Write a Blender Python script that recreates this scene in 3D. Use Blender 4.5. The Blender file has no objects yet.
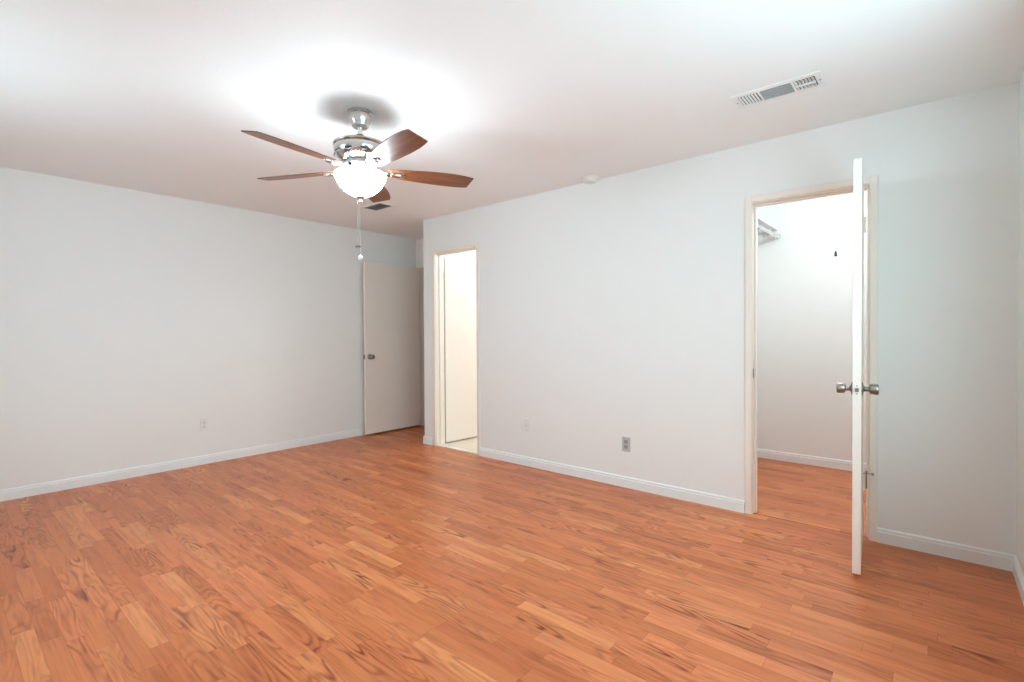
import bpy, bmesh, math, random
from mathutils import Vector, Matrix

# ------------------------------------------------------------------ camera, world, lights, exposure
scn = bpy.context.scene
COL = scn.collection
H = 2.44                      # ceiling height
CX, CY, F = 512.0, 338.815, 496.07
YAW, PITCH, ROLL, CAMH = 0.7041, -0.0124, -0.0055, 1.2099
_f = Vector((-math.sin(YAW), math.cos(YAW), 0)); _r = Vector((math.cos(YAW), math.sin(YAW), 0)); _u = Vector((0, 0, 1))
f2 = _f*math.cos(PITCH) + _u*math.sin(PITCH); u2 = -_f*math.sin(PITCH) + _u*math.cos(PITCH)
r3 = _r*math.cos(ROLL) + u2*math.sin(ROLL); u3 = -_r*math.sin(ROLL) + u2*math.cos(ROLL)
cam_d = bpy.data.cameras.new('camera'); cam = bpy.data.objects.new('camera', cam_d); COL.objects.link(cam)
m = Matrix((r3, u3, -f2)).transposed().to_4x4(); m.translation = Vector((0, 0, CAMH)); cam.matrix_world = m
cam_d.sensor_width = 36.0; cam_d.lens = F/1024*36.0; cam_d.shift_y = -(341-CY)/1024.0
cam_d.clip_start = 0.02
scn.camera = cam

scn.view_settings.view_transform = 'Standard'; scn.view_settings.look = 'None'
scn.view_settings.gamma = 1.0; scn.view_settings.use_curve_mapping = False
scn.view_settings.exposure = 0.12
scn.cycles.max_bounces = 12; scn.cycles.diffuse_bounces = 8; scn.cycles.glossy_bounces = 5
scn.cycles.sample_clamp_indirect = 6.0
scn.cycles.caustics_reflective = False; scn.cycles.caustics_refractive = False

SKY = 7.4
BOWL_E = 66.0
FAN_W = 8.5
CLOSET_W = 22.0
BATH_W = 38.0
world = bpy.data.worlds.new('sky'); scn.world = world; world.use_nodes = True
bg = world.node_tree.nodes['Background']; bg.inputs['Strength'].default_value = SKY
_tc = world.node_tree.nodes.new('ShaderNodeTexCoord'); _sx = world.node_tree.nodes.new('ShaderNodeSeparateXYZ'); _rp = world.node_tree.nodes.new('ShaderNodeValToRGB')
world.node_tree.links.new(_tc.outputs['Generated'], _sx.inputs[0]); world.node_tree.links.new(_sx.outputs[2], _rp.inputs[0])
_rp.color_ramp.elements[0].position = 0.0; _rp.color_ramp.elements[0].color = (0.60, 0.88, 0.99, 1)      # below the horizon, brightness added to light the ceiling
_rp.color_ramp.elements[1].position = 0.03; _rp.color_ramp.elements[1].color = (0.65, 0.92, 1.01, 1)     # pale overcast sky
world.node_tree.links.new(_rp.outputs[0], bg.inputs['Color'])

def lamp(name, kind, loc, energy, color=(1, 1, 1), size=0.1, rot=None, size_y=None, portal=False):
    d = bpy.data.lights.new(name, kind); d.energy = energy; d.color = color
    if kind == 'AREA':
        d.size = size
        if size_y: d.shape = 'RECTANGLE'; d.size_y = size_y
        if portal: d.cycles.is_portal = True
    else: d.shadow_soft_size = size
    o = bpy.data.objects.new(name, d); COL.objects.link(o); o.location = loc
    if rot: o.rotation_euler = rot
    return o

# room planes
XA, YB, XD, YK = -5.184, 3.512, 0.320, -0.42      # left wall, far wall, right wall, wall behind the camera
YC = 4.165                                         # end wall of the alcove
T = 0.115
WX0, WX1, WZ0, WZ1 = -3.7, -2.8, 0.95, 2.02         # added small window behind the camera, sized for its light
VY0, VY1, VZ0, VZ1 = 0.42, 2.42, 0.90, 2.08         # added wide window in the right wall, placed for its light

# ------------------------------------------------------------------ material helpers
class NT:
    def __init__(s, name):
        s.m = bpy.data.materials.new(name); s.m.use_nodes = True; s.t = s.m.node_tree
        s.b = s.t.nodes['Principled BSDF']
    def n(s, typ, **kw):
        nd = s.t.nodes.new(typ)
        for k, v in kw.items(): setattr(nd, k, v)
        return nd
    def l(s, a, b): s.t.links.new(a, b)
    def put(s, sock, v):
        if hasattr(v, 'links'): s.l(v, sock)
        else: sock.default_value = v
    def math(s, op, a, b=0.0, c=0.0, clamp=False):
        nd = s.n('ShaderNodeMath', operation=op); nd.use_clamp = clamp
        for i, v in enumerate((a, b, c)): s.put(nd.inputs[i], v)
        return nd.outputs[0]
    def comb(s, x, y, z):
        nd = s.n('ShaderNodeCombineXYZ')
        for i, v in enumerate((x, y, z)): s.put(nd.inputs[i], v)
        return nd.outputs[0]
    def white(s, vec):
        nd = s.n('ShaderNodeTexWhiteNoise', noise_dimensions='3D'); s.l(vec, nd.inputs['Vector']); return nd.outputs['Value']
    def noise(s, vec, scale=5, detail=2, rough=0.5, dist=0.0):
        nd = s.n('ShaderNodeTexNoise'); s.l(vec, nd.inputs['Vector'])
        nd.inputs['Scale'].default_value = scale; nd.inputs['Detail'].default_value = detail
        nd.inputs['Roughness'].default_value = rough; nd.inputs['Distortion'].default_value = dist
        return nd.outputs['Fac']
    def mix(s, fac, a, b, mode='MIX'):
        nd = s.n('ShaderNodeMix', data_type='RGBA', blend_type=mode)
        s.put(nd.inputs[0], fac); s.put(nd.inputs[6], a); s.put(nd.inputs[7], b)
        return nd.outputs[2]
    def pos(s):
        return s.n('ShaderNodeNewGeometry').outputs['Position']
    def obj(s):
        return s.n('ShaderNodeTexCoord').outputs['Object']
    def bump(s, h, strength=0.3, dist=0.002):
        nd = s.n('ShaderNodeBump'); nd.inputs['Strength'].default_value = strength; nd.inputs['Distance'].default_value = dist
        s.l(h, nd.inputs['Height']); s.l(nd.outputs['Normal'], s.b.inputs['Normal'])

def c4(c): return (c[0], c[1], c[2], 1)
def srgb(r, g, b):
    def k(v):
        v /= 255.0
        return v/12.92 if v <= 0.04045 else ((v+0.055)/1.055)**2.4
    return (k(r), k(g), k(b), 1)

def simple(name, col, rough=0.5, metal=0.0, spec=0.5, bump=None, emit=None, vary=0.0):
    t = NT(name)
    t.b.inputs['Roughness'].default_value = rough; t.b.inputs['Metallic'].default_value = metal
    t.b.inputs['Specular IOR Level'].default_value = spec
    p = t.obj()
    nz = t.noise(p, scale=6, detail=3)
    lo = tuple(c*(1-vary) for c in col[:3])
    hi = tuple(min(1, c*(1+vary)) for c in col[:3])
    t.l(t.mix(nz, c4(lo), c4(hi)), t.b.inputs['Base Color'])
    if bump: t.bump(t.noise(p, scale=bump[0], detail=3), bump[1], bump[2])
    if emit:
        t.b.inputs['Emission Color'].default_value = c4(emit[0]); t.b.inputs['Emission Strength'].default_value = emit[1]
    return t.m

M = {}
M['wall'] = simple('wall_paint', (0.83, 0.83, 0.81), 0.62, spec=0.3, bump=(55, 0.35, 0.0015), vary=0.01)
M['ceiling'] = simple('ceiling_paint', (0.89, 0.89, 0.885), 0.8, spec=0.2, bump=(70, 0.5, 0.002), vary=0.012)
M['white'] = simple('white_trim_paint', (0.84, 0.86, 0.855), 0.38, vary=0.01)
M['cream'] = simple('cream_gloss_paint', (0.86, 0.79, 0.71), 0.36, bump=(25, 0.05, 0.001), vary=0.015)
M['plastic'] = simple('white_plastic', (0.80, 0.80, 0.77), 0.4)
M['register'] = simple('white_enamel', (0.84, 0.84, 0.83), 0.45)
M['grey'] = simple('grey_plastic', (0.33, 0.33, 0.32), 0.5)
M['greyplate'] = simple('pale_grey_plastic', (0.50, 0.50, 0.49), 0.5)
M['dark'] = simple('dark_slot', (0.03, 0.03, 0.03), 0.6)  # shade inside slots and openings put into the colour; also the bell pull
M['duct'] = simple('duct_inside', (0.20, 0.20, 0.20), 0.6)
M['greylouver'] = simple('shaded_enamel_louvre', (0.60, 0.60, 0.60), 0.5)  # white enamel with louvre shade put into the grey; also the jack
M['nickel'] = simple('brushed_nickel', (0.62, 0.61, 0.59), 0.22, metal=1.0, vary=0.05)
M['satin'] = simple('satin_metal', (0.34, 0.32, 0.29), 0.32, metal=1.0, vary=0.05)
M['chrome'] = simple('chrome', (0.75, 0.75, 0.75), 0.12, metal=1.0)
M['tile'] = None

def floor_mat():
    t = NT('cherry_laminate')
    P = t.pos(); sp = t.n('ShaderNodeSeparateXYZ'); t.l(P, sp.inputs[0]); X, Y = sp.outputs[0], sp.outputs[1]
    SW, SL = 0.0665, 0.46
    ry = t.math('DIVIDE', t.math('ADD', Y, 0.064+SW*20), SW)
    row = t.math('FLOOR', ry); fy = t.math('FRACT', ry)
    off = t.white(t.comb(row, 3.7, 1.3))
    rx = t.math('ADD', t.math('DIVIDE', t.math('ADD', X, 20.0), SL), t.math('MULTIPLY', off, 7.0))
    colm = t.math('FLOOR', rx); fx = t.math('FRACT', rx)
    idv = t.comb(colm, row, 0.5)
    wn = t.n('ShaderNodeTexWhiteNoise', noise_dimensions='3D'); t.l(idv, wn.inputs['Vector'])
    s3 = t.n('ShaderNodeSeparateColor'); t.l(wn.outputs['Color'], s3.inputs[0])
    r1, r2, r3_ = s3.outputs[0], s3.outputs[1], s3.outputs[2]
    # base tone of each stave
    ramp = t.n('ShaderNodeValToRGB'); t.l(r1, ramp.inputs[0])
    e = ramp.color_ramp.elements
    e[0].position = 0.0; e[0].color = FLOOR_C[0]
    e[1].position = 1.0; e[1].color = FLOOR_C[3]
    a = e.new(0.35); a.color = FLOOR_C[1]; b = e.new(0.7); b.color = FLOOR_C[2]
    base = ramp.outputs[0]
    # cathedral figure: contour lines of a stretched noise, different in each stave
    vec = t.comb(t.math('MULTIPLY', X, 2.5), t.math('MULTIPLY', Y, 15.0), t.math('MULTIPLY', r2, 90.0))
    nz = t.noise(vec, scale=1.0, detail=0.6, rough=0.4, dist=0.15)
    rings = t.math('SINE', t.math('MULTIPLY', nz, 56.0))
    rings = t.math('POWER', t.math('MULTIPLY_ADD', rings, 0.5, 0.5), 2.2)
    vfine = t.comb(t.math('MULTIPLY', X, 5.0), t.math('MULTIPLY', Y, 170.0), t.math('MULTIPLY', r2, 50.0))
    fine = t.noise(vfine, scale=1.0, detail=3.0, rough=0.6)
    vst = t.comb(t.math('MULTIPLY', X, 3.2), t.math('MULTIPLY', Y, 38.0), t.math('MULTIPLY', r3_, 70.0))
    streak = t.noise(vst, scale=1.0, detail=2.0, rough=0.6)
    blot = t.noise(t.comb(t.math('MULTIPLY', X, 5.0), t.math('MULTIPLY', Y, 14.0), t.math('MULTIPLY', r1, 33.0)), scale=1.0, detail=1.0)
    blot = t.math('MULTIPLY', t.math('SUBTRACT', blot, 0.50, clamp=True), 4.0, clamp=True)
    pick = t.math('MULTIPLY', t.math('SUBTRACT', r3_, 0.15, clamp=True), 1.3)
    fig = t.math('MULTIPLY', rings, t.math('MULTIPLY', pick, t.math('MULTIPLY_ADD', blot, 0.65, 0.42)))
    fac = t.math('ADD', fig, t.math('ADD', t.math('MULTIPLY', t.math('SUBTRACT', streak, 0.46, clamp=True), 1.5), t.math('MULTIPLY', blot, 0.10)))
    col = t.mix(t.math('MULTIPLY', fac, 0.80, clamp=True), base, FLOOR_D)
    val = t.math('MULTIPLY_ADD', fine, 0.34, 0.83)
    col = t.mix(1.0, col, t.comb(val, val, val), 'MULTIPLY')
    # large tonal drift from board to board
    big = t.white(t.comb(t.math('FLOOR', t.math('DIVIDE', row, 3.0)), t.math('FLOOR', t.math('DIVIDE', colm, 3.0)), 9.0))
    bv = t.math('MULTIPLY_ADD', big, 0.10, 0.95)
    col = t.mix(1.0, col, t.comb(bv, bv, bv), 'MULTIPLY')
    # fine joints
    jy = t.math('MINIMUM', fy, t.math('SUBTRACT', 1.0, fy)); jx = t.math('MINIMUM', fx, t.math('SUBTRACT', 1.0, fx))
    j1 = t.math('LESS_THAN', jy, 0.012); j2 = t.math('LESS_THAN', jx, 0.0022)
    col = t.mix(t.math('MULTIPLY', t.math('MAXIMUM', j1, j2), 0.35), col, FLOOR_D)
    t.l(col, t.b.inputs['Base Color'])
    t.b.inputs['Roughness'].default_value = 0.30
    t.b.inputs['Specular IOR Level'].default_value = 0.28
    t.l(t.math('MULTIPLY_ADD', fine, 0.14, 0.25), t.b.inputs['Roughness'])
    t.bump(t.math('ADD', fine, t.math('MULTIPLY', t.noise(P, scale=2.5), 1.5)), 0.06, 0.002)
    return t.m
FLOOR_C = [srgb(192, 106, 62), srgb(202, 118, 70), srgb(209, 121, 76), srgb(219, 140, 88)]
FLOOR_D = srgb(118, 44, 16)
M['floor'] = floor_mat()

def tile_mat():
    t = NT('beige_floor_tile'); P = t.pos()
    br = t.n('ShaderNodeTexBrick'); t.l(P, br.inputs['Vector']); br.offset = 0.0
    br.inputs['Scale'].default_value = 1.0; br.inputs['Brick Width'].default_value = 0.3; br.inputs['Row Height'].default_value = 0.3
    br.inputs['Mortar Size'].default_value = 0.004
    br.inputs['Color1'].default_value = srgb(232, 221, 206); br.inputs['Color2'].default_value = srgb(226, 214, 198); br.inputs['Mortar'].default_value = srgb(170, 158, 140)
    t.l(br.outputs['Color'], t.b.inputs['Base Color']); t.b.inputs['Roughness'].default_value = 0.3
    return t.m
M['tile'] = tile_mat()

def blade_mat():
    t = NT('walnut_blade'); P = t.obj(); sp = t.n('ShaderNodeSeparateXYZ'); t.l(P, sp.inputs[0])
    v = t.comb(t.math('MULTIPLY', sp.outputs[0], 3.0), t.math('MULTIPLY', sp.outputs[1], 40.0), 0.0)
    nz = t.noise(v, scale=1.0, detail=4, rough=0.6)
    t.l(t.mix(t.math('MULTIPLY_ADD', nz, 2.0, -0.5, clamp=True), srgb(84, 44, 25), srgb(144, 84, 50)), t.b.inputs['Base Color'])
    t.b.inputs['Roughness'].default_value = 0.33
    return t.m
M['blade'] = blade_mat()
def bowl_mat():
    t = NT('frosted_glass_lit'); t.b.inputs['Base Color'].default_value = (0.9, 0.88, 0.84, 1); t.b.inputs['Roughness'].default_value = 0.4
    t.b.inputs['Emission Color'].default_value = (0.79, 0.99, 1.11, 1); t.b.inputs['Emission Strength'].default_value = BOWL_E
    return t.m
M['bowl'] = bowl_mat()
M['glass_in'] = simple('frosted_glass_inside', (0.55, 0.55, 0.55), 0.6)
M['bulb'] = simple('lit_bulb', (0.9, 0.9, 0.9), 0.4, emit=((1.0, 0.95, 0.88), 12.0))

# ------------------------------------------------------------------ mesh helpers
def bm_new(): return bmesh.new()
def add_box(bm, x0, x1, y0, y1, z0, z1, mat=None):
    vs = [bm.verts.new(Vector(v)) for v in ((x0,y0,z0),(x1,y0,z0),(x1,y1,z0),(x0,y1,z0),(x0,y0,z1),(x1,y0,z1),(x1,y1,z1),(x0,y1,z1))]
    if mat is not None:
        for v in vs: v.co = mat @ v.co
    for q in ((0,3,2,1),(4,5,6,7),(0,1,5,4),(1,2,6,5),(2,3,7,6),(3,0,4,7)): bm.faces.new([vs[i] for i in q])
    return vs
def add_lathe(bm, prof, seg=48, mat=None, closed=False):
    # prof: (r, z) list about local Z
    rings = []
    for r, z in prof:
        if r < 1e-6: rings.append([bm.verts.new(Vector((0, 0, z)))])
        else: rings.append([bm.verts.new(Vector((r*math.cos(2*math.pi*i/seg), r*math.sin(2*math.pi*i/seg), z))) for i in range(seg)])
    for a, b in zip(rings, rings[1:]):
        for i in range(seg):
            j = (i+1) % seg
            if len(a) == 1 and len(b) == 1: continue
            if len(a) == 1: bm.faces.new((a[0], b[j], b[i]))
            elif len(b) == 1: bm.faces.new((a[i], a[j], b[0]))
            else: bm.faces.new((a[i], a[j], b[j], b[i]))
    if mat is not None:
        for rg in rings:
            for v in rg: v.co = mat @ v.co
def add_tube(bm, pts, r, seg=12, cap=True):
    pts = [Vector(p) for p in pts]; rings = []
    for i, p in enumerate(pts):
        d = (pts[min(i+1, len(pts)-1)] - pts[max(i-1, 0)]).normalized()
        a = d.orthogonal().normalized(); b = d.cross(a)
        if rings:
            a = (pa - d*pa.dot(d)).normalized(); b = d.cross(a)
        pa = a
        rr = r[i] if isinstance(r, (list, tuple)) else r
        rings.append([bm.verts.new(p + rr*(a*math.cos(2*math.pi*k/seg) + b*math.sin(2*math.pi*k/seg))) for k in range(seg)])
    for A, B in zip(rings, rings[1:]):
        for k in range(seg): bm.faces.new((A[k], A[(k+1) % seg], B[(k+1) % seg], B[k]))
    if cap:
        bm.faces.new(list(reversed(rings[0]))); bm.faces.new(rings[-1])
def add_prism(bm, poly, path0, path1, mat=None):
    """extrude a closed 2-D outline (list of 3-D vectors) by the vector path1-path0"""
    d = Vector(path1) - Vector(path0)
    a = [bm.verts.new(Vector(p)+Vector(path0)) for p in poly]; b = [bm.verts.new(Vector(p)+Vector(path0)+d) for p in poly]
    n = len(poly)
    for i in range(n): bm.faces.new((a[i], a[(i+1) % n], b[(i+1) % n], b[i]))
    bm.faces.new(list(reversed(a))); bm.faces.new(b)
def add_sphere(bm, c, r, seg=16):
    prof = [(r*math.sin(math.pi*i/seg), -r*math.cos(math.pi*i/seg)) for i in range(seg+1)]
    prof[0] = (0, -r); prof[-1] = (0, r)
    add_lathe(bm, prof, seg*2, Matrix.Translation(Vector(c)))
def obj(name, bm, mat, parent=None, bevel=0.0, smooth=False, loc=None, angle=35):
    bmesh.ops.recalc_face_normals(bm, faces=bm.faces[:])
    me = bpy.data.meshes.new(name); bm.to_mesh(me); bm.free()
    mats = mat if isinstance(mat, (list, tuple)) else [mat]
    for mm in mats: me.materials.append(M[mm] if isinstance(mm, str) else mm)
    o = bpy.data.objects.new(name, me); COL.objects.link(o)
    if parent: o.parent = parent
    if loc: o.location = loc
    if bevel:
        b = o.modifiers.new('bevel', 'BEVEL'); b.width = bevel; b.segments = 2; b.limit_method = 'ANGLE'; b.angle_limit = math.radians(30)
    if smooth:
        me.shade_smooth(); me.set_sharp_from_angle(angle=math.radians(angle))
    return o
def tag(o, label=None, cat=None, group=None, kind=None):
    if label: o['label'] = label
    if cat: o['category'] = cat
    if group: o['group'] = group
    if kind: o['kind'] = kind
    return o
def struct(name, bm, mat, label=None, cat=None, **kw):
    return tag(obj(name, bm, mat, **kw), label, cat, kind='structure')
def empty(name, loc, rz=0.0):
    o = bpy.data.objects.new(name, None); COL.objects.link(o); o.location = loc; o.rotation_euler = (0, 0, rz); o.empty_display_size = 0.1
    return o

# ------------------------------------------------------------------ setting: floor, ceiling, walls
CB = 5.155        # closet back wall
CL = -1.43        # closet left wall
CR = 0.32         # closet right wall
BBACK = 5.6       # bathroom back wall
b = bm_new(); add_box(b, XA-0.15, XD+0.15, YK-0.15, YB+T*0.5, -0.1, 0)           # bedroom
add_box(b, CL-0.12, CR+0.15, YB+T*0.5, CB+0.15, -0.1, 0)                          # closet
add_box(b, XA-0.15, -4.13-0.01, YB+T*0.5, 6.3, -0.1, 0)                           # alcove and hall
struct('floor', b, 'floor', 'cherry coloured laminate floor laid in narrow staves', 'floor')
b = bm_new(); add_box(b, -4.14, CL-0.12, YB+T*0.5, BBACK+0.1, -0.1, 0.004)
struct('floor_bathroom', b, 'tile', 'light beige tiled floor seen through the narrow doorway', 'floor')
b = bm_new(); add_box(b, XA-0.15, XD+0.15, YK-0.15, 6.35, H, H+0.1)
struct('ceiling', b, 'ceiling', 'white lightly textured ceiling', 'ceiling')

def wall_x(bm, y0, y1, x0, x1, holes):
    """a wall along X between y0 and y1 with holes (xa, xb, za, zb)"""
    xs = x0
    for xa, xb, za, zb in sorted(holes):
        add_box(bm, xs, xa, y0, y1, 0, H)
        if za > 0: add_box(bm, xa, xb, y0, y1, 0, za)
        add_box(bm, xa, xb, y0, y1, zb, H)
        xs = xb
    add_box(bm, xs, x1, y0, y1, 0, H)
# door openings (rough)
BX0, BX1, BZ = -4.067, -3.418, 2.075      # bathroom
KX0, KX1, KZ = -0.926, -0.265, 2.066      # closet
AX0, AX1, AZ = -5.105, -4.25, 2.075       # hall
b = bm_new(); add_box(b, XA-T, XA, YK-T, 6.3, 0, H); struct('wall_left', b, 'wall', 'long plain pale grey wall on the left', 'wall')
b = bm_new(); wall_x(b, YB, YB+T, -4.245, XD, [(BX0, BX1, 0, BZ), (KX0, KX1, 0, KZ)])
struct('wall_far', b, 'wall', 'pale grey wall pierced by the two doorways', 'wall')
b = bm_new(); add_box(b, -4.245, -4.245+T, YB+T, YC+T, 0, H); struct('wall_alcove', b, 'wall', 'short return wall beside the alcove door', 'wall')
b = bm_new(); wall_x(b, YC, YC+T, XA, -4.245, [(AX0, AX1-0.001, 0, AZ)]); struct('wall_end', b, 'wall', 'end wall of the alcove above the open door', 'wall')
b = bm_new()
add_box(b, XD, XD+T, YK-T, VY0, 0, H); add_box(b, XD, XD+T, VY1, CB+T, 0, H); add_box(b, XD, XD+T, VY0, VY1, 0, VZ0); add_box(b, XD, XD+T, VY0, VY1, VZ1, H)
struct('wall_right', b, 'wall', 'pale grey wall at the right edge', 'wall')
b = bm_new(); wall_x(b, YK-T, YK, XA, XD, [(WX0, WX1, WZ0, WZ1)]); struct('wall_back', b, 'wall', 'wall with an added window behind the camera', 'wall')
b = bm_new(); add_box(b, CL-T, XD, CB, CB+T, 0, H); struct('wall_closet_back', b, 'wall', 'white back wall of the closet', 'wall')
b = bm_new(); add_box(b, CL-T, CL, YB+T, CB, 0, H); struct('wall_closet_left', b, 'wall', 'left side wall of the closet', 'wall')
b = bm_new(); add_box(b, -4.13, CL-T, BBACK, BBACK+T, 0, H); struct('wall_bathroom_back', b, 'wall', 'back wall of the bathroom', 'wall')
b = bm_new(); add_box(b, -4.245, -4.13, YC+T, 6.3, 0, H); struct('wall_bathroom_left', b, 'wall', 'left wall of the bathroom', 'wall')
b = bm_new(); add_box(b, CL-T, CL, CB+T, BBACK+T, 0, H); struct('wall_bathroom_right', b, 'wall', 'right wall of the bathroom', 'wall')
b = bm_new(); add_box(b, XA, -4.245, 6.2, 6.3, 0, H); struct('wall_hall', b, 'wall', 'end wall of the hall beyond the open door', 'wall')

# unseen windows, added and sized to light the room
def window(name, loc, rz, W_, H_, label):
    """local: opening along X, outside towards +Y from the room face"""
    w = empty(name, loc, rz); tag(w, label, 'window', kind='structure')
    b = bm_new(); wx = W_/2
    add_box(b, -wx, -wx+.05, .03, .10, 0, H_); add_box(b, wx-.05, wx, .03, .10, 0, H_)
    add_box(b, -wx+.05, wx-.05, .03, .10, 0, .05); add_box(b, -wx+.05, wx-.05, .03, .10, H_-.05, H_); add_box(b, -.025, .025, .04, .09, .05, H_-.05)
    obj('window_frame', b, 'white', w)
    b = bm_new(); add_box(b, -wx-.04, wx+.04, -.05, -.0005, -.025, -.001); obj('window_sill', b, 'white', w, bevel=.004)
    o = lamp('window_portal', 'AREA', (0, 0, 0), 1.0, size=W_, size_y=H_, portal=True)
    c, s_ = math.cos(rz), math.sin(rz)
    o.matrix_world = Matrix.Translation((loc[0]-s_*(T+.03), loc[1]+c*(T+.03), loc[2]+H_/2)) @ Matrix.Rotation(rz, 4, 'Z') @ Matrix.Rotation(math.radians(-90), 4, 'X')
    return w
window('added_window_1', ((WX0+WX1)/2, YK, WZ0), math.pi, WX1-WX0, WZ1-WZ0, 'small white window, unseen, added behind the camera for daylight')
window('added_window_2', (XD, (VY0+VY1)/2, VZ0), -math.pi/2, VY1-VY0, VZ1-VZ0, 'wide white window, unseen, added in the right wall for daylight')

# baseboards: profile with a bead near the top
BBH, BBT = 0.083, 0.013
def bb_prof(along):
    p = [(0, 0), (BBT, 0), (BBT, BBH*0.74), (BBT*0.72, BBH*0.78), (BBT*0.8, BBH*0.86), (BBT*0.7, BBH*0.94), (BBT*0.3, BBH), (0, BBH)]
    return p
def baseboard(name, runs, label):
    """runs: (p0, p1, n) -- p0,p1 on the wall line, n outward normal"""
    b = bm_new()
    for (x0, y0), (x1, y1), (nx, ny) in runs:
        poly = [Vector((nx*d, ny*d, z)) for d, z in bb_prof(0)]
        add_prism(b, poly, (x0, y0, 0), (x1, y1, 0))
    return struct(name, b, 'white', label, 'baseboard')
e = 0.0005
baseboard('baseboard_left', [((XA+e, YK), (XA+e, YC), (1, 0))], 'white baseboard along the long left wall')
baseboard('baseboard_far', [((-4.245-BBT, YB-e), (-4.103, YB-e), (0, -1)), ((-4.245-e, YB-BBT), (-4.245-e, YC), (-1, 0)),
                            ((-3.394, YB-e), (-0.953, YB-e), (0, -1)), ((-0.242, YB-e), (XD, YB-e), (0, -1))],
          'white baseboard along the wall with the two doorways')
baseboard('baseboard_right', [((XD-e, YK), (XD-e, YB-BBT), (-1, 0))], 'white baseboard in the right corner')
baseboard('baseboard_back', [((XA+BBT, YK+e), (XD-BBT, YK+e), (0, 1))], 'white baseboard behind the camera')
baseboard('baseboard_closet', [((CL, CB-e), (XD, CB-e), (0, -1))], 'white baseboard at the back of the closet')
baseboard('baseboard_closet_left', [((CL+e, YB+T), (CL+e, CB-BBT), (1, 0))], 'white baseboard on the closet side wall')

# door frames (jamb + casing + stop), one object each
def frame(name, x0, x1, z1, yf, yb, cw, cwt, stop_y, label, left=True, right=True, ch=0.006):
    """x0/x1 jamb faces of the clear opening, z1 head underside, yf..yb wall faces; casing cw wide on the room face"""
    t = empty(name, ((x0+x1)/2, yf, 0)); tag(t, label, 'door frame', kind='structure')
    ox, oy = (x0+x1)/2, yf
    b = bm_new(); jt = 0.018
    add_box(b, x0-jt-ox, x0-ox, -0.002, yb-yf+.002, 0, z1+jt); add_box(b, x1-ox, x1+jt-ox, -0.002, yb-yf+.002, 0, z1+jt)
    add_box(b, x0-ox, x1-ox, -0.002, yb-yf+.002, z1, z1+jt)
    obj('jamb', b, 'cream', t, bevel=.0015)
    b = bm_new(); s0, s1, st = stop_y-oy, stop_y-oy+.035, .012
    add_box(b, x0-ox, x0+st-ox, s0, s1, 0, z1-st); add_box(b, x1-st-ox, x1-ox, s0, s1, 0, z1-st); add_box(b, x0-ox, x1-ox, s0, s1, z1-st, z1)
    obj('door_stop_strip', b, 'cream', t, bevel=.002)
    ct = 0.014
    if left:
        b = bm_new(); add_box(b, x0-.005-cw-ox, x0-.005-ox, -ct, -.0005, 0, z1+ch+cwt); obj('casing', b, 'cream', t, bevel=.004)
    if right:
        b = bm_new(); add_box(b, x1+.005-ox, x1+.005+cw-ox, -ct, -.0005, 0, z1+ch+cwt); obj('casing', b, 'cream', t, bevel=.004)
    b = bm_new(); add_box(b, x0-.005-ox, x1+.005-ox, -ct, -.0005, z1+ch, z1+ch+cwt); obj('casing_head', b, 'cream', t, bevel=.004)
    return t
tb = frame('trim_1', -4.048, -3.437, 2.056, YB, YB+T, 0.036, 0.040, YB+0.045, 'cream frame of the narrow lit doorway beside the alcove corner')
tk = frame('trim_2', -0.907, -0.284, 2.047, YB, YB+T, 0.038, 0.042, YB+0.042, 'cream frame around the closet doorway on the right')
ta = frame('trim_3', -5.087, -4.268, 2.055, YC, YC+T, 0.040, 0.05, YC+0.045, 'cream frame of the alcove doorway behind the open door', right=False)
# strike plate on the closet jamb
b = bm_new(); add_box(b, 0, .0015, 0, .026, 0, .058); add_box(b, .0012, .002, .007, .019, .016, .042)
sp_ = obj('strike_plate', b, 'satin', tk, loc=(-0.907+0.5965, 0.006, 0.905)); sp_['label'] = 'dark metal strike plate'
# thresholds
M['seam'] = simple('dark_wood_seam', srgb(112, 50, 24), 0.5)
b = bm_new(); add_box(b, -0.905, -0.286, YB+.026, YB+.032, 0, .0008)
struct('trim_4', b, 'seam', 'dark seam in the laminate across the closet doorway', 'threshold')
b = bm_new(); add_box(b, -4.047, -3.438, YB-.004, YB+T, 0, .012); struct('trim_5', b, 'tile', 'pale threshold of the bathroom doorway', 'threshold', bevel=.003)

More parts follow.
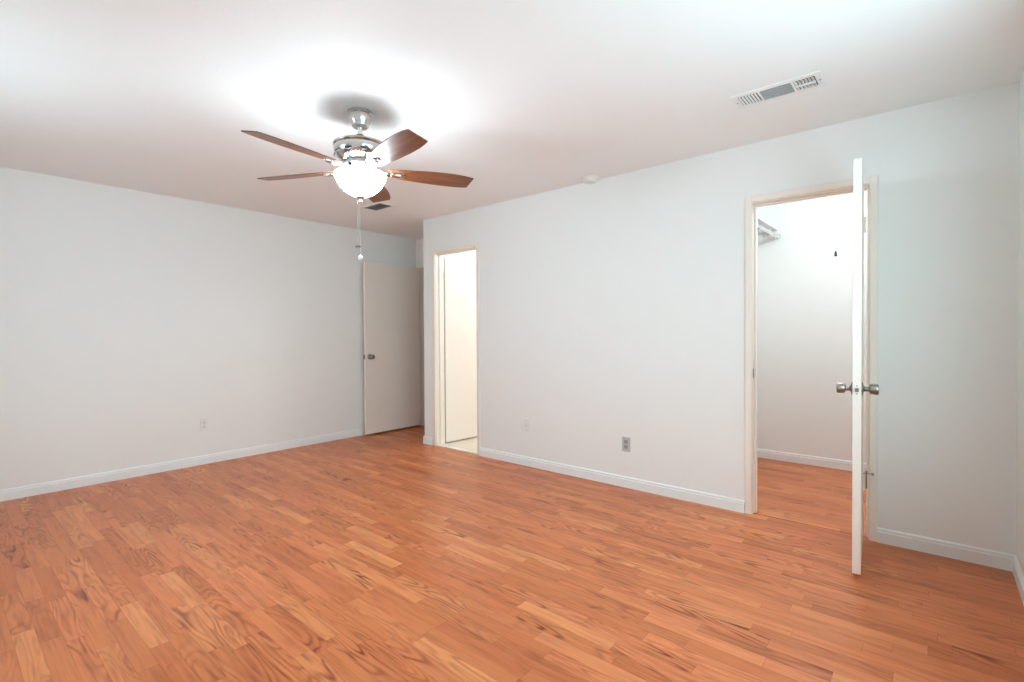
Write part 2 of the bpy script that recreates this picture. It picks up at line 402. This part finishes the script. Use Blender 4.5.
# ------------------------------------------------------------------ doors
def knob_bm(sgn):
    """knob along local +Y*sgn, from the door face"""
    b = bm_new()
    rot = Matrix.Rotation(-math.pi/2*sgn, 4, 'X')
    prof = [(0, 0), (.032, 0), (.0325, .003), (.030, .006), (.016, .009), (.0125, .013), (.0115, .026), (.013, .030), (.019, .031), (.0235, .034),
            (.0250, .040), (.0256, .052), (.0262, .061), (.0250, .066), (.020, .068), (.0, .069)]
    add_lathe(b, prof, 40, rot)
    return b
def hinge_bm(L=0.085):
    b = bm_new(); add_tube(b, [(0, 0, -L/2), (0, 0, L/2)], .0055, 12)
    add_tube(b, [(0, 0, -L/2-.004), (0, 0, -L/2)], .0045, 12); add_tube(b, [(0, 0, L/2), (0, 0, L/2+.004)], .0045, 12)
    return b
def door(name, hinge, ang, length, z0, z1, side, label, knobz, hinges, stop_pin=None, th=0.035):
    """leaf runs from the hinge along local +X; thickness lies on local +Y*side; ang = world angle of the leaf"""
    t = empty(name, (hinge[0], hinge[1], 0), ang); tag(t, label, 'door', kind='structure')
    y0, y1 = sorted((0.006*side, (0.006+th)*side))
    b = bm_new(); add_box(b, .004, length, y0, y1, z0, z1); obj('door_leaf', b, 'cream', t, bevel=.0015)
    kx = length-.06
    for sg, yy in ((1, y1), (-1, y0)):
        k = obj('door_knob', knob_bm(sg), 'satin', t, smooth=True, loc=(kx, yy, knobz)); k['label'] = 'satin metal door knob'
    b = bm_new(); yc = (y0+y1)/2
    add_box(b, 0, .0015, -.0125, .0125, -.028, .028)
    lt = obj('latch_plate', b, 'cream' if stop_pin else 'satin', t, loc=(length, yc, knobz), bevel=.0005); lt['label'] = 'latch plate on the door edge'
    b = bm_new(); add_box(b, .0, .008, -.007, .007, -.009, .009); add_lathe(b, [(0, 0), (.003, 0), (.003, .001), (0, .001)], 12, Matrix.Translation((.0014, 0, .019))@Matrix.Rotation(math.pi/2, 4, 'Y'))
    add_lathe(b, [(0, 0), (.003, 0), (.003, .001), (0, .001)], 12, Matrix.Translation((.0014, 0, -.019))@Matrix.Rotation(math.pi/2, 4, 'Y'))
    obj('latch_bolt', b, 'satin', lt, loc=(.0014, 0, 0))
    for z in hinges:
        hg = obj('hinge', hinge_bm(), 'cream', t, smooth=True, loc=(0, 0, z))
        b = bm_new(); add_box(b, .0, .0045, min(0, .030*side), max(0, .030*side), -.042, .042); obj('hinge_plate', b, 'cream', hg, loc=(0, 0, 0))
    if stop_pin:
        z = stop_pin
        b = bm_new(); add_tube(b, [(.014, .010, z-.085), (.014, .010, z+.004)], .0032, 12); add_sphere(b, (.014, .010, z+.009), .0065, 10)
        add_tube(b, [(.012, -.016, z-.002), (.014, .010, z), (.012, .036, z-.001)], .0032, 10)
        st = obj('hinge_pin_stop', b, 'satin', t, smooth=True); st['label'] = 'dark metal hinge pin door stop'
        for yy in (-.018, .038):
            b = bm_new(); add_sphere(b, (.012, yy, z-.001), .0075, 10); obj('bumper', b, 'satin', st, smooth=True)
    return t
# closet door, edge-on to the camera
KH = (-0.2995, 3.486)
door('door_1', KH, math.atan2(2.905-3.486, -0.2570-(-0.2995)), 0.586, .030, 2.037, -1,
     'cream closet door standing open and seen edge-on at the right', 0.925, [1.817, 0.34, 1.08], stop_pin=0.392)
# hall door folded back near the left wall
door('door_2', (-5.066, 4.130), math.radians(-90.0), 0.812, .022, 2.046, -1,
     'flat cream door open against the left wall in the alcove', 0.934, [1.85, 1.05, 0.25])
# bathroom door opened into the bathroom
door('door_3', (-4.040, 3.640), math.atan2(.42, .040), 0.60, .018, 2.025, 1,
     'brightly lit cream door opened inward behind the narrow doorway', 0.93, [1.83, 0.345])

# ------------------------------------------------------------------ ceiling fan
FX, FY = -2.432, 1.57
fan = empty('ceiling_fan', (FX, FY, H)); tag(fan, 'five-blade ceiling fan with nickel body, walnut blades and lit glass bowl', 'ceiling fan')
def z(v): return v-H
b = bm_new(); add_lathe(b, [(0, z(2.4399)), (.064, z(2.4399)), (.068, z(2.434)), (.068, z(2.424)), (.062, z(2.418)), (.061, z(2.40)), (.057, z(2.385)), (.050, z(2.370)), (.047, z(2.365)), (.046, z(2.358)), (.040, z(2.352)), (.028, z(2.349)), (0, z(2.349))], 56)
obj('canopy', b, 'nickel', fan, smooth=True)
b = bm_new(); add_tube(b, [(0, 0, z(2.35)), (0, 0, z(2.28))], .0135, 24); obj('down_rod', b, 'chrome', fan, smooth=True)
b = bm_new(); add_lathe(b, [(.014, z(2.315)), (.022, z(2.312)), (.030, z(2.300)), (.036, z(2.283)), (.046, z(2.272)), (.046, z(2.262)), (0, z(2.262))], 40); obj('rod_cover', b, 'nickel', fan, smooth=True)
b = bm_new(); add_lathe(b, [(0, z(2.268)), (.09, z(2.268)), (.128, z(2.263)), (.143, z(2.256)), (.146, z(2.249)), (.143, z(2.243)), (.138, z(2.240)), (.141, z(2.230)), (.140, z(2.214)), (.130, z(2.193)), (.112, z(2.175)), (.092, z(2.163)), (.082, z(2.158)), (.082, z(2.150)), (0, z(2.150))], 64)
hou = obj('motor_housing', b, 'nickel', fan, smooth=True)
for k in range(10):       # dark ovals stand in for shaded ventilation openings round the housing
    a = 2*math.pi*k/10+.2
    b = bm_new()
    mt = Matrix.Rotation(a, 4, 'Z') @ Matrix.Translation((.1345, 0, z(2.203))) @ Matrix.Rotation(math.radians(66), 4, 'Y')
    prof = [(.023*math.cos(2*math.pi*i/20), .020*math.sin(2*math.pi*i/20)) for i in range(20)]
    lo = [b.verts.new(mt @ Vector((p[0]*.7, p[1], -.004))) for p in prof]; hi = [b.verts.new(mt @ Vector((p[0]*.7, p[1], .0015))) for p in prof]
    b.faces.new(hi); b.faces.new(list(reversed(lo)))
    for i in range(20): b.faces.new((lo[i], lo[(i+1) % 20], hi[(i+1) % 20], hi[i]))
    obj('vent_shade', b, 'dark', hou)
b = bm_new(); add_lathe(b, [(0, z(2.1505)), (.088, z(2.1505)), (.094, z(2.146)), (.094, z(2.136)), (.085, z(2.132)), (.070, z(2.131)), (0, z(2.131))], 56); obj('flywheel', b, 'chrome', fan, smooth=True)
b = bm_new(); add_lathe(b, [(0, z(2.1315)), (.050, z(2.1315)), (.052, z(2.112)), (.040, z(2.106)), (.024, z(2.104)), (.014, z(2.100)), (.007, z(2.096)), (.007, z(1.972)), (0, z(1.972))], 40)
obj('light_fitter', b, 'nickel', fan, smooth=True)
def bowl_prof(dr=0.0):
    pts = [(.134, 2.096), (.1395, 2.092), (.1405, 2.086), (.137, 2.074), (.129, 2.056), (.116, 2.034), (.098, 2.012), (.075, 1.993), (.048, 1.979), (.024, 1.973), (0, 1.972)]
    return [(max(0, r-dr), z(zz)+dr*(.9 if i > 6 else .25)) for i, (r, zz) in enumerate(pts)]
b = bm_new(); outer = bowl_prof(); inner = list(reversed(bowl_prof(.004)))
add_lathe(b, outer, 64); n_out = len(b.faces); add_lathe(b, inner, 64)
for fi, fc in enumerate(b.faces): fc.material_index = 0 if fi < n_out else 1
bowl = obj('glass_bowl', b, ['bowl', 'glass_in'], fan, smooth=True, angle=60); bowl['label'] = 'glowing frosted glass bowl shade'
b = bm_new(); add_lathe(b, [(0, z(1.972)), (.020, z(1.972)), (.024, z(1.968)), (.018, z(1.962)), (.009, z(1.957)), (.007, z(1.950)), (.009, z(1.945)), (.005, z(1.938)), (0, z(1.937))], 28); obj('finial', b, 'nickel', fan, smooth=True)
# pull chains
def chain(dx, dy, ztop, zbot, fob):
    b = bm_new(); add_tube(b, [(dx, dy, z(ztop)), (dx, dy, z(zbot))], .0012, 6)
    n = int((ztop-zbot)/.012)
    for i in range(n):
        bmesh.ops.create_icosphere(b, subdivisions=1, radius=.0017, matrix=Matrix.Translation((dx, dy, z(ztop)-i*.012)))
    c = obj('pull_chain', b, 'chrome', fan, smooth=True)
    b = bm_new()
    if fob == 'disc':
        add_lathe(b, [(0, z(zbot)+.002), (.007, z(zbot)), (.015, z(zbot)-.004), (.016, z(zbot)-.009), (.013, z(zbot)-.013), (0, z(zbot)-.014)], 20, Matrix.Translation((dx, dy, 0)))
        f_ = obj('chain_fob', b, 'satin', c, smooth=True); f_['label'] = 'dark metal chain fob'
    else:
        add_sphere(b, (dx, dy, z(zbot)-.013), .014, 12)
        f_ = obj('chain_fob', b, 'white', c, smooth=True); f_['label'] = 'white ball chain fob'
chain(-.0135, -.0115, 1.962, 1.703, 'disc')
chain(-.004, -.003, 1.937, 1.646, 'ball')
# blades
BR = 0.642; BZL = 2.118
for k in range(5):
    az = math.radians(-9.85 + 72*k)
    Rz = Matrix.Rotation(az, 4, 'Z')
    Rp = Matrix.Rotation(math.radians(-12.5), 4, 'X')
    mt = Matrix.Translation((0, 0, z(BZL))) @ Rz @ Rp
    # outline in local x (along), y (across)
    up = [(.150, .034), (.175, .044), (.25, .054), (.35, .064), (.45, .070), (.54, .071), (.60, .066), (.629, .061)]
    lo = [(.642, -.048), (.60, -.060), (.54, -.068), (.45, -.070), (.35, -.064), (.25, -.054), (.175, -.044), (.150, -.034)]
    pts = up+lo
    b = bm_new(); tt = .0028
    A = [b.verts.new(Vector((x, y, -tt))) for x, y in pts]; B = [b.verts.new(Vector((x, y, tt))) for x, y in pts]
    n = len(pts); b.faces.new(list(reversed(A))); b.faces.new(B)
    for i in range(n): b.faces.new((A[i], A[(i+1) % n], B[(i+1) % n], B[i]))
    bl = obj('fan_blade', b, 'blade', fan); bl.matrix_local = mt
    # blade iron under the blade
    b = bm_new()
    ir = [(.062, .016), (.10, .013), (.135, .014), (.165, .026), (.20, .024), (.235, .014), (.245, 0)]
    pp = ir+[(x, -y) for x, y in reversed(ir[:-1])]
    A = [b.verts.new(Vector((x, y, -tt-.0065 + (0.014 if x < .08 else (0.006 if x < .11 else 0))))) for x, y in pp]
    B = [b.verts.new(v.co+Vector((0, 0, .006))) for v in A]
    n = len(pp); b.faces.new(list(reversed(A))); b.faces.new(B)
    for i in range(n): b.faces.new((A[i], A[(i+1) % n], B[(i+1) % n], B[i]))
    # raised oval boss
    mb = Matrix.Translation((.198, 0, -tt-.0062)) @ Matrix.Diagonal((1.0, .42, 1, 1)) @ Matrix.Rotation(math.pi, 4, 'X')
    add_lathe(b, [(.036, 0), (.034, .005), (.026, .009), (0, .010)], 28, mb)
    bi = obj('blade_iron', b, 'nickel', fan, smooth=True); bi.matrix_local = mt
    for sx, sy in ((.172, .017), (.172, -.017), (.240, 0)):
        b = bm_new(); add_lathe(b, [(.0055, 0), (.005, .002), (0, .003)], 12, Matrix.Translation((sx, sy, -tt-.0062)) @ Matrix.Rotation(math.pi, 4, 'X'))
        obj('screw', b, 'satin', bi)
# the bulbs inside the bowl
for k in range(3):
    a = math.radians(30+120*k)
    lamp('fan_bulb', 'POINT', (FX+.072*math.cos(a), FY+.072*math.sin(a), 2.062), FAN_W, (0.84, 0.98, 1.04), 0.04)

# ------------------------------------------------------------------ ceiling vents
def vent_three(cx_, cy_, lx, ly, rz):
    t = empty('ceiling_vent', (cx_, cy_, H), rz); tag(t, 'long white three-section ceiling air vent near the right-hand door', 'air vent', 'ceiling air vents')
    zt = -.006
    b = bm_new(); hx, hy = lx/2, ly/2
    ix, iy = hx-.028, hy-.032
    add_box(b, -hx, hx, -hy, -iy, zt, -.0003); add_box(b, -hx, hx, iy, hy, zt, -.0003)
    add_box(b, -hx, -ix, -iy, iy, zt, -.0003); add_box(b, ix, hx, -iy, iy, zt, -.0003)
    d1, d2 = -ix+2*ix*.285, -ix+2*ix*.72
    add_box(b, d1-.006, d1+.006, -iy, iy, zt, -.0003); add_box(b, d2-.006, d2+.006, -iy, iy, zt, -.0003)
    obj('vent_frame', b, 'register', t, bevel=.002)
    b = bm_new(); add_box(b, -ix, ix, -iy, iy, -.0014, -.0004); obj('duct_shade', b, 'dark', t)  # dark sheet stands in for the shade inside the duct
    def slats_y(x0, x1, n, tilt, mat, hw):
        b = bm_new()
        for i in range(n):
            x = x0+(i+.5)*(x1-x0)/n
            add_box(b, -hw, hw, -iy, iy, -.0006, .0006, Matrix.Translation((x, 0, -.0065)) @ Matrix.Rotation(math.radians(tilt), 4, 'Y'))
        obj('louvre_panel', b, mat, t)
    slats_y(-ix+.002, d1-.008, 6, -18, 'register', .0046); slats_y(d2+.008, ix-.002, 6, 33, 'register', .0085)
    b = bm_new()
    for i in range(11):
        y = -iy+(i+.5)*(2*iy)/11
        add_box(b, d1+.006, d2-.006, -.0044, .0044, -.0006, .0006, Matrix.Translation((0, y, -.0065)) @ Matrix.Rotation(math.radians(42), 4, 'X'))
    obj('louvre_panel', b, 'register', t)
    b = bm_new(); add_box(b, d2+.008, ix-.002, -.003, .003, -.013, -.004); obj('divider_bar', b, 'register', t)
    for sx in (-1, 1):
        b = bm_new(); add_lathe(b, [(.0045, 0), (.004, .002), (0, .0025)], 12, Matrix.Translation((sx*(hx-.012), 0, zt)) @ Matrix.Rotation(math.pi, 4, 'X')); obj('screw', b, 'satin', t)
    return t
vent_three(-.615, 2.829, .405, .180, 0)
def vent_small(cx_, cy_, lx, ly):
    t = empty('ceiling_vent', (cx_, cy_, H)); tag(t, 'small ceiling air vent with shade-grey slats beyond the ceiling fan', 'air vent', 'ceiling air vents')
    b = bm_new(); hx, hy = lx/2, ly/2; ix, iy = hx-.024, hy-.022
    add_box(b, -hx, hx, -hy, -iy, -.006, -.0003); add_box(b, -hx, hx, iy, hy, -.006, -.0003)
    add_box(b, -hx, -ix, -iy, iy, -.006, -.0003); add_box(b, ix, hx, -iy, iy, -.006, -.0003)
    obj('vent_frame', b, 'register', t, bevel=.002)
    b = bm_new(); add_box(b, -ix, ix, -iy, iy, -.0014, -.0004); obj('duct_shade', b, 'dark', t)  # duct shade painted as a dark sheet behind the slats
    b = bm_new()
    for i in range(9):
        y = -iy+(i+.5)*(2*iy)/9
        add_box(b, -ix, ix, -.0055, .0055, -.0006, .0006, Matrix.Translation((0, y, -.006)) @ Matrix.Rotation(math.radians(30), 4, 'X'))
    obj('louvre_panel', b, 'greylouver', t)
vent_small(-4.11, 2.842, .315, .185)

# smoke detector
b = bm_new(); add_lathe(b, [(0, -.0003), (.070, -.0003), (.071, -.008), (.068, -.011), (.062, -.013), (.055, -.027), (.046, -.033), (0, -.034)], 48)
sd = empty('smoke_detector', (-2.093, 3.437, H)); tag(sd, 'round white smoke detector on the ceiling at the far wall', 'smoke detector')
obj('detector_body', b, 'plastic', sd, smooth=True)
b = bm_new(); add_lathe(b, [(0, -.0335), (.010, -.0335), (.010, -.036), (0, -.0365)], 20); obj('test_button', b, 'plastic', sd, smooth=True)

# ------------------------------------------------------------------ wall plates
def wall_plate(loc, rz, kind, label, pm='plastic', rm='plastic'):
    t = empty('wall_outlet' if kind != 'blank' else 'wall_plate', loc, rz)
    tag(t, label, 'outlet' if kind != 'blank' else 'wall plate')
    # local: plate in XZ, facing -Y
    b = bm_new(); add_box(b, -.035, .035, -.006, -.0004, -.057, .057); obj('cover_plate', b, pm, t, bevel=.0025)
    if kind == 'duplex':
        for zz in (-.020, .020):
            b = bm_new(); add_box(b, -.0165, .0165, -.0085, -.0055, zz-.0145, zz+.0145); r_ = obj('receptacle', b, rm, t, bevel=.004)
            b = bm_new()
            add_box(b, -.0075, -.0050, -.0088, -.0078, zz-.001, zz+.008); add_box(b, .0050, .0075, -.0088, -.0078, zz+.000, zz+.008)
            add_lathe(b, [(0, 0), (.003, 0), (.003, .001), (0, .001)], 12, Matrix.Translation((0, -.0078, zz-.007)) @ Matrix.Rotation(math.pi/2, 4, 'X'))
            obj('slots', b, 'dark', r_)
        b = bm_new(); add_lathe(b, [(0, 0), (.003, 0), (.0025, .0012), (0, .0014)], 12, Matrix.Translation((0, -.0058, 0)) @ Matrix.Rotation(math.pi/2, 4, 'X')); obj('screw', b, 'satin', t)
    elif kind == 'blank':
        b = bm_new(); add_box(b, -.007, .007, -.0085, -.0055, -.012, .006); obj('jack', b, 'greylouver', t, bevel=.001)
        for zz in (-.042, .042):
            b = bm_new(); add_lathe(b, [(0, 0), (.003, 0), (.0025, .0012), (0, .0014)], 12, Matrix.Translation((0, -.0058, zz)) @ Matrix.Rotation(math.pi/2, 4, 'X')); obj('screw', b, 'satin', t)
    return t
wall_plate((XA, 1.660, .368), math.pi/2, 'duplex', 'white double outlet low on the long left wall')
wall_plate((-2.812, YB, .371), 0, 'blank', 'white jack plate low on the wall beside the narrow doorway')
wall_plate((-1.820, YB, .336), 0, 'duplex', 'grey double outlet with dark sockets low on the far wall', 'greyplate', 'grey')

# ------------------------------------------------------------------ closet contents
sh = empty('closet_shelf', (CL, 4.4, 2.15)); tag(sh, 'white closet shelf with a shiny hanging rod beneath it at the upper left', 'shelf')
b = bm_new(); add_box(b, .001, .317, -.76, .754, .0, .018); obj('shelf_board', b, 'white', sh, bevel=.002)
b = bm_new(); add_tube(b, [(.30, .60, -.062), (.20, .60, -.10), (.10, .60, -.16), (.006, .60, -.21)], .006, 10); add_tube(b, [(.006, .60, -.006), (.294, .60, -.006), (.296, .60, -.06)], .006, 10); add_box(b, .0008, .005, .585, .615, -.25, -.002)
obj('shelf_bracket', b, 'white', sh, smooth=True)
b = bm_new(); add_tube(b, [(.313, -.75, -.06), (.313, .745, -.06)], .015, 20); rd = obj('hanging_rod', b, 'chrome', sh, smooth=True); rd['label'] = 'shiny metal hanging rod'
b = bm_new(); add_lathe(b, [(0, 0), (.027, 0), (.027, .006), (.020, .016), (.013, .018), (0, .018)], 28, Matrix.Translation((.313, .7545, -.06)) @ Matrix.Rotation(math.pi/2, 4, 'X')); obj('rod_socket', b, 'chrome', sh, smooth=True)
b = bm_new(); add_lathe(b, [(.012, 0), (.027, 0), (.027, .006), (.022, .014), (.013, .015), (.012, 0)], 28, Matrix.Translation((.227, .7545, -.035)) @ Matrix.Rotation(math.pi/2, 4, 'X')); obj('wall_flange', b, 'chrome', sh, smooth=True)
cl = empty('closet_light', (-.508, 4.047, H)); tag(cl, 'closet ceiling bulb holder with a thin cord and dark bell pull', 'closet light')
b = bm_new(); add_lathe(b, [(0, -.0004), (.055, -.0004), (.055, -.01), (.035, -.028), (.024, -.04), (0, -.04)], 32); obj('lamp_holder', b, 'plastic', cl, smooth=True)
b = bm_new(); add_lathe(b, [(.012, -.04), (.014, -.055), (.026, -.075), (.030, -.095), (.024, -.115), (.010, -.125), (0, -.126)], 28); obj('light_bulb', b, 'bulb', cl, smooth=True)
b = bm_new(); add_tube(b, [(.0, -.045, -.02), (-.0, -.047, -.690)], .0012, 6); pc = obj('pull_cord', b, 'white', cl)
b = bm_new(); add_lathe(b, [(0, 0), (.003, 0), (.006, -.008), (.009, -.03), (.0095, -.036), (0, -.037)], 16, Matrix.Translation((0, -.047, -.687))); q = obj('bell_pull', b, 'dark', pc, smooth=True); q['label'] = 'dark bell-shaped cord pull'
lamp('closet_bulb', 'POINT', (-.508, 4.047, H-.16), CLOSET_W, (0.84, 0.97, 1.04), 0.035)

# bathroom light over the (unseen) mirror
bl_ = empty('bathroom_light', (-3.0, 4.6, H)); tag(bl_, 'round flush bathroom ceiling light', 'ceiling light')
b = bm_new(); add_lathe(b, [(0, -.0004), (.15, -.0004), (.15, -.03), (0, -.03)], 40); obj('light_base', b, 'plastic', bl_, smooth=True)
b = bm_new(); add_lathe(b, [(.145, -.03), (.14, -.05), (.11, -.07), (.06, -.082), (0, -.085)], 40); obj('light_shade', b, 'bulb', bl_, smooth=True)
lamp('bathroom_lamp', 'POINT', (-3.0, 4.6, H-.14), BATH_W, (0.94, 0.97, 1.0), 0.08)
